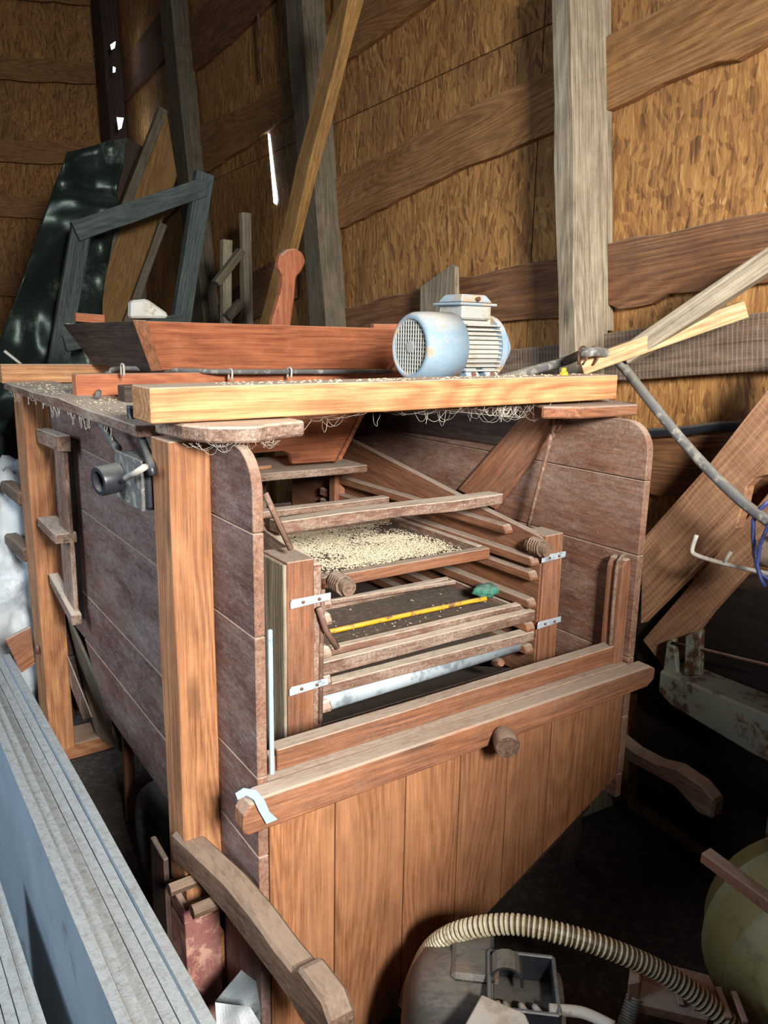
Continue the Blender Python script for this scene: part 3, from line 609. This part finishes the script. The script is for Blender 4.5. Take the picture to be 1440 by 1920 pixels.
# ------------------------------------------------------------ cables on top
CC = tube('motor_cable', [(0.519,2.020,1.345),(0.663,2.534,1.345), (0.600,2.204,1.395),(0.692,2.396,1.395),(0.776,2.310,1.395), (0.902,2.130,1.396),(1.143,2.130,1.394),(1.489,2.130,1.391)], .0075, 'cable', None, 8, 5)
tag(CC, 'thin dusty grey cable lying along the red beam in front of the hopper', 'cable')
for ci, p in enumerate(((0.612,2.120,1.407), (0.917,2.120,1.392), (1.107,2.120,1.395))):
    q = V(p); tag(tube('cable_clip', [q+V((0,-.01,-.02)),q+V((0,-.012,.008)),q+V((0,.01,.010)),q+V((0,.012,-.018))], .003, 'white', None, 6, 3), 'pale clip holding the dusty cable, '+{0:'nearest the left end of the red beam',1:'in the middle of the red beam',2:'nearest the motor'}[ci], 'clip', 'cable clips on the red beam')
BC = tube('power_cable', [(1.382,1.500,1.400),(1.503,1.500,1.424),(1.622,1.500,1.447), (1.534,1.350,1.473),(1.603,1.350,1.472),(1.669,1.350,1.443), (1.620,1.221,1.366),(1.620,1.082,1.250),(1.620,0.957,1.164),(1.620,0.871,1.121),(1.620,0.808,1.082)], .0125, 'cable', None, 10, 6)
tag(BC, 'thick black power cable arching over the beam end and hanging down at right', 'cable')
q = V((1.545,1.360,1.473))
for d in (-.012, .028):
    tag(tube('wire_tie', [q+V((d,.0,-.030)),q+V((d,-.014,-.01)),q+V((d+.002,-.006,.014)),q+V((d,.012,.008)),q+V((d,.014,-.03))], .003, 'rust', None, 6, 3), 'rusty wire tie around the black cable, '+('on the side towards the motor' if d < 0 else 'on the side away from the motor'), 'wire', 'wire ties on the black cable')
YC = lathe('yellow_cap', (1.436,1.330,1.420), (1.434,1.330,1.437), [(0,.010),(.4,.010),(.5,.006),(1,.006)], 'yellowp', None, 8); tag(YC, 'small yellow bolt cap on the right end of the front beam', 'cap')
# blue strap on crossbar end
tag(prism('blue_strap', [(0.475,1.119,0.736),(0.491,1.119,0.741),(0.513,1.119,0.730),(0.529,1.119,0.705),(0.538,1.119,0.679),(0.554,1.119,0.658),(0.532,1.119,0.657),(0.518,1.119,0.688),(0.509,1.119,0.713),(0.495,1.119,0.726),(0.479,1.119,0.723)], (0,.002,0), 'tape', None, (1,0,-1), 0), 'pale blue plastic strap dangling at the left end of the crossbar', 'strap')
# wooden lever behind the hopper
LV = prism('wooden_paddle', [(1.259,2.550,1.480),(1.268,2.550,1.553),(1.303,2.550,1.654),(1.311,2.550,1.700),(1.291,2.550,1.738),(1.300,2.550,1.774),(1.329,2.550,1.795),(1.363,2.550,1.801),(1.392,2.550,1.784),(1.401,2.550,1.756),(1.383,2.550,1.725),(1.362,2.550,1.702),(1.355,2.550,1.629),(1.340,2.550,1.546),(1.335,2.550,1.481)], (0,.035,0), 'red', None, (0,0,1), .006)
tag(LV, 'red brown wooden paddle handle sticking up behind the hopper', 'handle')
# ------------------------------------------------------------ timber laid on the right
a, b = V((1.574,1.400,1.436)), V((1.847,1.135,1.585))
tag(bar('pine_batten', a, b, .045, .042, 'pine', jit=.002), 'fresh pale pine batten resting on the right end of the front beam', 'timber')
a, b = V((1.677,1.342,1.465)), V((1.801,1.016,1.719))
tag(bar('grey_timber', a, b, .06, .05, 'grey', jit=.003), 'weathered grey square timber leaning up to the right above the pine batten', 'timber')
TP = prism('wide_plank', [(1.807,1.339,0.961),(1.798,1.152,1.204),(1.788,0.954,1.498),(1.786,0.905,1.323),(1.790,0.996,1.198),(1.792,1.024,1.186),(1.792,1.042,1.162),(1.793,1.047,1.111),(1.793,1.057,1.054),(1.801,1.208,0.858),(1.806,1.318,0.714)], NWv*.035, 'plank', None, DWv*-.6+V((0,0,.75)), .003)
tag(TP, 'wide sawn plank with a notched edge leaning diagonally against the right wall', 'plank')
tag(prism('second_plank', [(1.878,1.358,0.636),(1.872,1.222,0.842),(1.861,1.002,1.179),(1.858,0.953,1.212),(1.857,0.938,1.111),(1.868,1.147,0.788),(1.874,1.262,0.572)], NWv*.03, 'plank', None, DWv*-.6+V((0,0,.75)), .003), 'plank edge showing below the wide notched plank', 'plank')
tag(tube('black_pipe', [(1.936,1.515,1.229),(1.930,1.399,1.249),(1.925,1.293,1.267),(1.921,1.212,1.285),(1.912,1.021,1.310)], .014, 'black', None, 10, 3), 'black pipe running along the right wall behind the machine', 'pipe')
tag(tube('rusty_rod', [(2.076,4.312,3.209),(2.076,4.297,3.034),(2.074,4.273,2.874)], .008, 'rust', None, 6), 'thin rusty rod hanging on the dark wall between the two far posts', 'rod')
DK = prism('dark_sheet', [(1.936,1.437,0.784),(1.913,0.966,0.895), (1.907,0.849,0.057), (1.932,1.358,0.085)], NWv*.012, 'blackb', None, DWv, .001); tag(DK, 'dark board sheet standing against the right wall behind the steel beam', 'board')
# white wire hook stand, blue frame
tag(tube('wire_hook', [(1.660,1.076,1.049),(1.660,1.084,1.011),(1.660,1.073,1.000),(1.660,1.022,0.997),(1.660,0.967,0.998),(1.660,0.866,1.002)], .0055, 'white', None, 8, 3), 'bent white wire rod with a hooked end at the right', 'rod')
tag(tube('wire_prong', [(1.660,0.997,0.998),(1.660,0.988,1.019),(1.660,0.982,1.030)], .005, 'white', None, 8), 'short white prong standing on the bent wire rod', 'rod')
BF = thing('blue_reel', 'blue wire reel frame holding a grey ball at the right edge', 'reel', (1.620,0.892,1.099))
tube('wire_frame', [(1.620,0.889,1.171),(1.620,0.917,1.123),(1.620,0.903,1.048),(1.620,0.888,1.009),(1.620,0.855,0.999)], .005, 'blue', BF, 6, 2)
tube('wire_frame', [(1.600,0.808,1.165),(1.600,0.872,1.123),(1.600,0.884,1.031),(1.600,0.860,0.989)], .004, 'blue', BF, 6, 2)
bmx = bmesh.new(); bmesh.ops.create_icosphere(bmx, subdivisions=3, radius=1); cc = V((1.660,0.894,1.050))
vs = [cc+v.co*.035*(1+.15*noise.noise(v.co*3)) for v in bmx.verts]; fs = [tuple(q.index for q in f.verts) for f in bmx.faces]; bmx.free()
mk('ball', vs, fs, 'stone', BF, smooth=True)
# chipped steel bench at right
SBm = thing('steel_beam', 'chipped grey green steel beam with two uprights beside the right wall', 'beam', (1.85,.9,0))
prism('beam_body', [(1.80,1.237,.605),(1.80,.35,.605),(1.80,.35,.475),(1.80,.95,.485),(1.80,1.19,.515),(1.80,1.235,.54)], (.12,0,0), 'steel', SBm, (0,1,0), .006)
prism('upright', [(1.830,1.246,0.585),(1.830,1.242,0.680),(1.830,1.223,0.696),(1.830,1.199,0.603)], (.02,0,0), 'steel', SBm, (0,0,1))
prism('upright', [(1.820,1.172,0.609),(1.820,1.180,0.722),(1.820,1.137,0.752),(1.820,1.125,0.627)], (.02,0,0), 'steel', SBm, (0,0,1))
tube('tie_rod', [(1.825,1.219,0.687),(1.825,1.156,0.697),(1.825,0.921,0.725)], .004, 'rust', SBm, 6)
box('leg', 1.83, 1.89, .80, .90, .0, .48, 'steel', SBm)
box('leg', 1.84, 1.90, .36, .40, .0, .48, 'steel', SBm)
# ------------------------------------------------------------ sheets standing on edge at left
def sheets(x0, n, th, gap, y0, y1, z, slope, names, grp):
    for i in range(n):
        xa = x0+i*(th+gap); dz = random.uniform(-.012,.012); dy = random.uniform(-.05,.05)
        o = bar('standing_sheet', (xa+th/2+slope, y0+dy, (z+dz)/2), (xa+th/2, y1+dy, (z+dz)/2), th, z+dz, ['sheet','sheetedge'], jit=.0006, bevel=0)
        for p in o.data.polygons:
            if abs(p.normal.z) > .7 or abs(p.normal.x) > .7: p.material_index = 1
        tag(o, names[i], 'sheet', grp)
ordn = ['outermost','second','third','fourth','fifth','sixth','seventh']
sheets(.205, 6, .0185, .0014, .25, 2.45, .55, .018, ['grey faced sheet standing on edge, %s from the left in the larger stack' % w_ for w_ in ordn], 'sheets in the larger stack beside the machine')
sheets(.085, 4, .0185, .0016, .25, 1.70, .32, .02, ['grey sheet standing on edge, %s in the low stack at bottom left' % w_ for w_ in ordn], 'sheets in the low stack at bottom left')
# ------------------------------------------------------------ floor clutter bottom right
HM = thing('motor_housing', 'dark dusty electric motor housing with open terminal box at the bottom edge', 'motor', (.86,.85,0))
a = V((0.858,0.921,0.200)); d = V((.75,-.66,0)); a = a-d*.13; b = a+d*.30
lathe('housing_shell', a, b, [(0,.06),(.04,.10),(.12,.135),(.28,.152),(.52,.155),(.56,.15),(.57,.118),(1,.115)], 'blackm', HM, 32)
up = V((0,0,1)); sd = d.cross(up)
def lb(name, c, L, W, H, mat, par, **kw):  # box in housing frame
    c = V(c); return bar(name, c-d*L/2, c+d*L/2, W, H, mat, par, jit=0, **kw)
c0 = a+d*.13
lb('shell_ridge', c0+V((0,0,.152))-sd*.02, .08, .12, .02, 'blackm', HM, bevel=.008)
bx = V((0.897,0.830,0.335))
lb('box_base', bx-V((0,0,.08)), .13, .13, .09, 'blackm', HM, bevel=.01)
for (o1, L, W, ) in ((d*.06,.008,.13),(-d*.06,.008,.13)): lb('terminal_wall', bx+o1, L, W, .07, 'black', HM, bevel=.002)
for o1 in (sd*.065, -sd*.065): lb('terminal_wall', bx+o1, .12, .008, .07, 'black', HM, bevel=.002)
lb('terminal_floor', bx-V((0,0,.03)), .12, .13, .008, 'black', HM)
for q in (-.03,.0,.025): tube('lead_wire', [bx+d*q-V((0,0,.02)),bx+d*q+sd*.03+V((0,0,.005)),bx+sd*.06+d*(q+.03)-V((0,0,.01))], .006, 'white', HM, 6, 4)
for q in (-.045,.045): lathe('screw_post', bx+sd*q-d*.045-V((0,0,.03)), bx+sd*q-d*.045+V((0,0,.025)), [(0,.006),(1,.005)], 'stone', HM, 8)
q0 = V((0.906,0.884,0.360)); arc = [(math.cos(a*.35-.3),math.sin(a*.35-.3)) for a in range(10)]
prism('shell_lug', [q0+d*x_*.032+V((0,0,y_*.032)) for x_,y_ in arc]+[q0+d*x_*.027+V((0,0,y_*.027)) for x_,y_ in arc[::-1]], sd*.045, 'blackm', HM, (1,0,0), 0)
BP = prism('cover_plate', [(0.736,0.802,0.385),(0.800,0.833,0.385),(0.835,0.762,0.385),(0.810,0.705,0.385),(0.702,0.777,0.385)], (0,0,.006), 'white', None, (1,0,0), .004); tag(BP, 'beige metal cover plate with screw hole lying on the dark motor housing', 'plate')
tag(tube('white_lead', [(0.899,0.765,0.360),(0.935,0.737,0.360),(0.951,0.715,0.360),(0.965,0.680,0.360)], .010, 'white', None, 8, 4), 'white sleeved cable leaving the dark terminal box', 'cable')
# corrugated hose
hp = spline([(0.888,1.163,0.050), (0.884,1.122,0.160), (0.860,1.043,0.300), (0.877,0.975,0.380), (0.934,0.901,0.420), (0.999,0.827,0.420), (1.063,0.766,0.400), (1.135,0.710,0.360), (1.182,0.659,0.320), (1.222,0.608,0.270), (1.249,0.589,0.200)], 60)
acc = 0; vs, fs, mi = [], [], []; L = [0]
for i in range(1, len(hp)): L.append(L[-1]+(hp[i]-hp[i-1]).length)
tot = L[-1]; N = int(tot/.0017); pts = []; rr = []; j = 0
for i in range(N):
    s = tot*i/(N-1)
    while j < len(L)-2 and L[j+1] < s: j += 1
    pts.append(hp[j]+(hp[j+1]-hp[j])*((s-L[j])/max(1e-6,L[j+1]-L[j]))); ph = (s/.0098) % 1; rr.append(.0195 if ph < .5 else .0165)
vs, fs = tubedata(pts, rr, 14)
HO = mk('corrugated_hose', vs, fs, ['hosel','hosed'], smooth=False)
for i, p in enumerate(HO.data.polygons):
    if i//14 < len(rr)-1 and rr[i//14] < .018: p.material_index = 1
tag(HO, 'cream ribbed plastic hose arching over the dark motor housing', 'hose')
# rusty angle bracket, spring
BR = thing('rusty_bracket', 'brown rusty metal bracket lying at the bottom right under the hose', 'bracket', (1.191,0.738,0.250))
prism('bracket_body', [(1.165,0.784,0.270),(1.207,0.784,0.270),(1.273,0.691,0.270),(1.234,0.642,0.270),(1.180,0.629,0.270),(1.090,0.737,0.270)], (0,0,.03), 'rust', BR, (1,0,0), .006)
prism('bracket_leg', [(1.129,0.769,0.300),(1.153,0.759,0.300),(1.104,0.727,0.300),(1.079,0.736,0.300)], (.01,.01,.03), 'rust', BR, (0,0,1), .003)
for i in range(5):
    a_ = V((1.197,0.690,0.305)); lb('rib', a_+V((.016*i-.02,-.022*i+.01,0)), .012, .07, .008, 'rust', BR)
sa, sb_ = V((1.103,0.738,0.300)), V((1.060,0.728,0.240)); ax = (sb_-sa); t1 = ax.cross(V((0,0,1))).normalized(); t2 = ax.normalized().cross(t1)
tag(tube('coil_spring', [sa+ax*(i/150)+(t1*math.cos(i*.6)+t2*math.sin(i*.6))*.013 for i in range(150)], .0028, 'cable', None, 5), 'steel coil spring beside the rusty bracket', 'spring')
# olive drum with ridges and rusty bar
a, b = V((1.52,.78,.34)), V((1.36,.52,.30))
a, b = V((1.70,.66,.26)), V((1.40,.50,.24))
DRM = thing('olive_drum', 'olive green ridged metal drum at the right edge under a rusty bar', 'drum', (1.55,.6,0))
prof = [(0,.05),(.02,.16),(.1,.205),(.25,.225),(.28,.237),(.31,.225),(.55,.225),(.58,.237),(.61,.225),(.85,.205),(.98,.13),(1,.03)]
lathe('drum_body', V((1.69,.76,.24)), V((1.43,.42,.24)), prof, 'olive', DRM, 40)
tag(bar('rusty_angle_bar', (1.245,0.717,0.560), (1.243,0.551,0.540), .03, .022, 'rust', jit=.002), 'rusty flat bar lying across the olive drum', 'bar')
tag(box('red_panel', 1.02, 1.30, .34, .37, 0, .42, 'redp'), 'red painted metal edge at the bottom right corner', 'panel')
# crumpled metal sheet at the left handle
def crumple(name, pts, mat, label, cat, amp=.02, th=.002, fq=1):
    a, b, c, d_ = [V(p) for p in pts]; n = 12 if fq == 1 else 40; vs = []
    nn = (b-a).cross(d_-a).normalized()
    for s in range(2):
        for i in range(n+1):
            for j in range(n+1):
                u, v = i/n, j/n; p = (a*(1-u)+b*u)*(1-v)+(d_*(1-u)+c*u)*v
                p = p+nn*(noise.noise(p*9*fq)*amp+noise.noise(p*21*fq)*amp*.5+s*th); vs.append(p)
    fs = []; m = (n+1)**2
    for i in range(n):
        for j in range(n):
            q = i*(n+1)+j; fs += [(q,q+1,q+n+2,q+n+1),(m+q,m+q+n+1,m+q+n+2,m+q+1)]
    for i in range(n):
        for (p, q) in ((i,i+1),(n*(n+1)+i,n*(n+1)+i+1),(i*(n+1),(i+1)*(n+1)),(i*(n+1)+n,(i+1)*(n+1)+n)): fs.append((p,q,m+q,m+p))
    return tag(mk(name, vs, fs, mat, smooth=fq < 1), label, cat)
crumple('crumpled_duct', [(0.460,1.210,0.249), (0.512,1.200,0.300), (0.551,1.190,0.248), (0.531,1.160,0.178)], 'galvd', 'crumpled galvanised sheet metal under the left carrying handle', 'metal sheet', .012)
crumple('bent_flashing', [(0.435,1.140,0.316), (0.495,1.120,0.290), (0.508,1.100,0.256), (0.423,1.100,0.265)], 'galvd', 'bent piece of galvanised flashing at the bottom edge beneath the crumpled metal', 'metal sheet', .008)
# tyre under the machine
n = 28; m_ = 12; vs = []; fs = []; tc_ = V((.585,1.84,.166))
for i in range(n):
    A = 2*math.pi*i/n
    for k in range(m_):
        B = 2*math.pi*k/m_; rr_ = .125+.040*math.cos(B)+(.004 if i % 2 else 0)*(math.cos(B) > .3); vs.append(tc_+V((.05*math.sin(B), rr_*math.cos(A), rr_*math.sin(A))))
for i in range(n):
    for k in range(m_): fs.append((i*m_+k,i*m_+(k+1)%m_,((i+1)%n)*m_+(k+1)%m_,((i+1)%n)*m_+k))
TY = tag(mk('rubber_tyre', vs, fs, 'rubber', axis=(0,1,0), smooth=True), 'worn black rubber tyre standing in the dark beneath the machine', 'tyre')
# ------------------------------------------------------------ background clutter
tag(bar('leaning_plank', floorpt((1.587,2.531,2.722), (1.625,3.288,1.568)), (1.587,2.531,2.722), .10, .045, 'yellow', up=NWv, jit=.012), 'long loose plank leaning steeply in front of the second wall post', 'plank')
SBd = tag(prism('short_board', [(1.919,2.565,1.698),(1.909,2.361,1.770),(1.907,2.337,1.761),(1.906,2.304,1.413),(1.918,2.550,1.404)], NWv*.02, 'grey', None, (0,0,1)), 'short pale grey board standing behind the motor', 'board')
LD = thing('slatted_frame', 'small grey wooden slatted frame standing behind the hopper', 'frame', (1.75,4.2,0))
def bgbar(nm, y, p, q, w_, h_, mat, par, fl_=False, **kw):
    A, B = V(p), V(q)
    if fl_: B = floorpt(A, B)
    return bar(nm, B, A, w_, h_, mat, par, up=(0,1,0), jit=.003, **kw)
for p, q in ((((1.810,4.200,2.005)), ((1.799,4.200,1.591))), (((1.927,4.200,2.155)), ((1.925,4.200,1.595)))): bgbar('stile', 4.2, p, q, .055, .05, 'grey', LD, True)
bgbar('slat', 0, (1.875,4.150,1.951), (1.724,4.150,1.768), .04, .06, 'greyd', LD); bgbar('slat', 0, (1.875,4.150,1.679), (1.781,4.150,1.590), .04, .06, 'greyd', LD)
WF = thing('door_frame', 'old blue grey wooden frame leaning among planks in the far corner', 'frame', (1.3,4.5,0))
bgbar('stile', 0, (1.122,4.500,2.042), (0.971,4.500,1.392), .10, .05, 'bluegrey', WF, True)
bgbar('stile', 0, (1.813,4.500,2.391), (1.654,4.500,1.601), .10, .06, 'bluegrey', WF, True)
bgbar('rail', 0, (1.792,4.470,2.308), (1.080,4.470,2.009), .10, .05, 'bluegrey', WF)
bgbar('rail', 0, (1.655,4.470,1.577), (0.989,4.470,1.435), .08, .05, 'bluegrey', WF)
YB = thing('door_leaf', 'brown yellow board panel with a raised edge leaning behind the grey frame', 'door', (1.5,5,0))
prism('panel', [(1.789,5.000,2.824),(1.840,5.000,2.453),(1.718,5.000,2.129),(1.399,5.000,1.349),(1.101,5.000,1.349),(1.390,5.000,2.039),(1.613,5.000,2.545)], (0,.03,0), 'yellow', YB, (-.35,0,-1))
bgbar('edge_strip', 0, (1.748,4.950,2.807), (1.194,4.950,1.568), .05, .05, 'greyd', YB, True)
bgbar('edge_strip', 0, (1.723,4.960,2.157), (1.481,4.960,1.576), .05, .04, 'greyd', YB, True)
tag(bgbar('dark_board', 0, (1.689,5.300,2.668), (1.279,5.300,1.573), .16, .04, 'dark', None, True), 'dark narrow board leaning to the left of the yellow panel', 'board')
tag(bgbar('wall_board', 0, (2.131,6.800,2.872), (2.131,6.808,1.607), .12, .05, 'greyd', None, True), 'narrow grey board standing in the far corner of the barn', 'board')
crumple('dark_metal_sheet', [(1.159,4.900,2.467), (1.500,4.900,2.585), (1.026,4.700,0.339), (0.355,4.700,0.542)], 'darkfoil', 'large dented dark green metal sheet leaning in the far left corner', 'metal sheet', .13, .006, .4)
FM = tag(prism('foam_offcut', [(0.882,2.915,1.552),(0.887,2.915,1.614),(0.944,2.915,1.622),(1.021,2.915,1.572),(1.020,2.915,1.556)], (0,.05,0), 'foam', None, (1,0,0), .008), 'white foam offcut sticking up behind the hopper', 'foam')
tag(tube('white_stick', [(0.513,3.300,1.424),(0.562,3.300,1.380),(1.149,3.300,0.630)], .006, 'white', None, 6), 'thin white stick poking up behind the left back corner', 'stick')
# tarp at the left
bmx = bmesh.new(); bmesh.ops.create_icosphere(bmx, subdivisions=5, radius=1); vs = []
for v in bmx.verts:
    p = v.co; n1 = noise.noise(p*1.6); n2 = abs(noise.noise(p*4+V((5,2,1)))); n3 = abs(noise.noise(p*9))
    q = p*(1+.25*n1-.22*n2-.09*n3); vs.append(V((.40+q.x*.36, 3.42+q.y*.42, max(.004,.45+q.z*.58))))
fs = [tuple(q.index for q in f.verts) for f in bmx.faces]; bmx.free()
tag(mk('white_tarp', vs, fs, 'tarp', axis=(0,1,0), smooth=True), 'crumpled white plastic tarp heaped left of the machine', 'tarp')
tag(prism('brown_card', [(0.338,2.620,0.529),(0.416,2.620,0.557),(0.420,2.620,0.427),(0.376,2.620,0.406)], (0,.02,0), 'rail', None, (1,0,.5)), 'small brown board corner in front of the white tarp', 'board')
# cobwebs below the beam
webs = []
def strand(a, b, sag, r=.0003):
    a, b = V(a), V(b); webs.append(tubedata([a+(b-a)*i/8+V((random.uniform(-1,1)*.002,random.uniform(-1,1)*.002,-sag*4*(i/8)*(1-i/8))) for i in range(9)], r, 3))
for i in range(70):
    x = random.uniform(.70,1.6); strand((x,1.36,1.355),(x+random.uniform(-.09,.09),random.uniform(1.30,1.40),1.356), random.uniform(.004,.045))
for i in range(40):
    x = random.gauss(1.27,.035); strand((x,1.34,1.355),(x+random.uniform(-.05,.05),1.36,1.355), random.uniform(.01,.05)*random.random()**.5, .0005)
for i in range(24):
    x = random.uniform(.45,.62); strand((x,1.215,1.322),(x+random.uniform(-.04,.04),1.25,1.322), random.uniform(.003,.02))
for i in range(26):
    y = random.uniform(1.5,2.8); strand((.438,y,1.31),(.438,y+random.uniform(-.05,.05),1.31), random.uniform(.004,.03), .0005)
strand((1.02,1.34,1.355),(1.54,1.43,1.30),.004,.0008); strand((1.54,1.43,1.30),(1.62,1.30,1.32),.006,.0008)
tag(multi('cobweb', webs, 'web'), 'dusty cobweb strands hanging below the front beam', 'cobweb', kind='stuff')
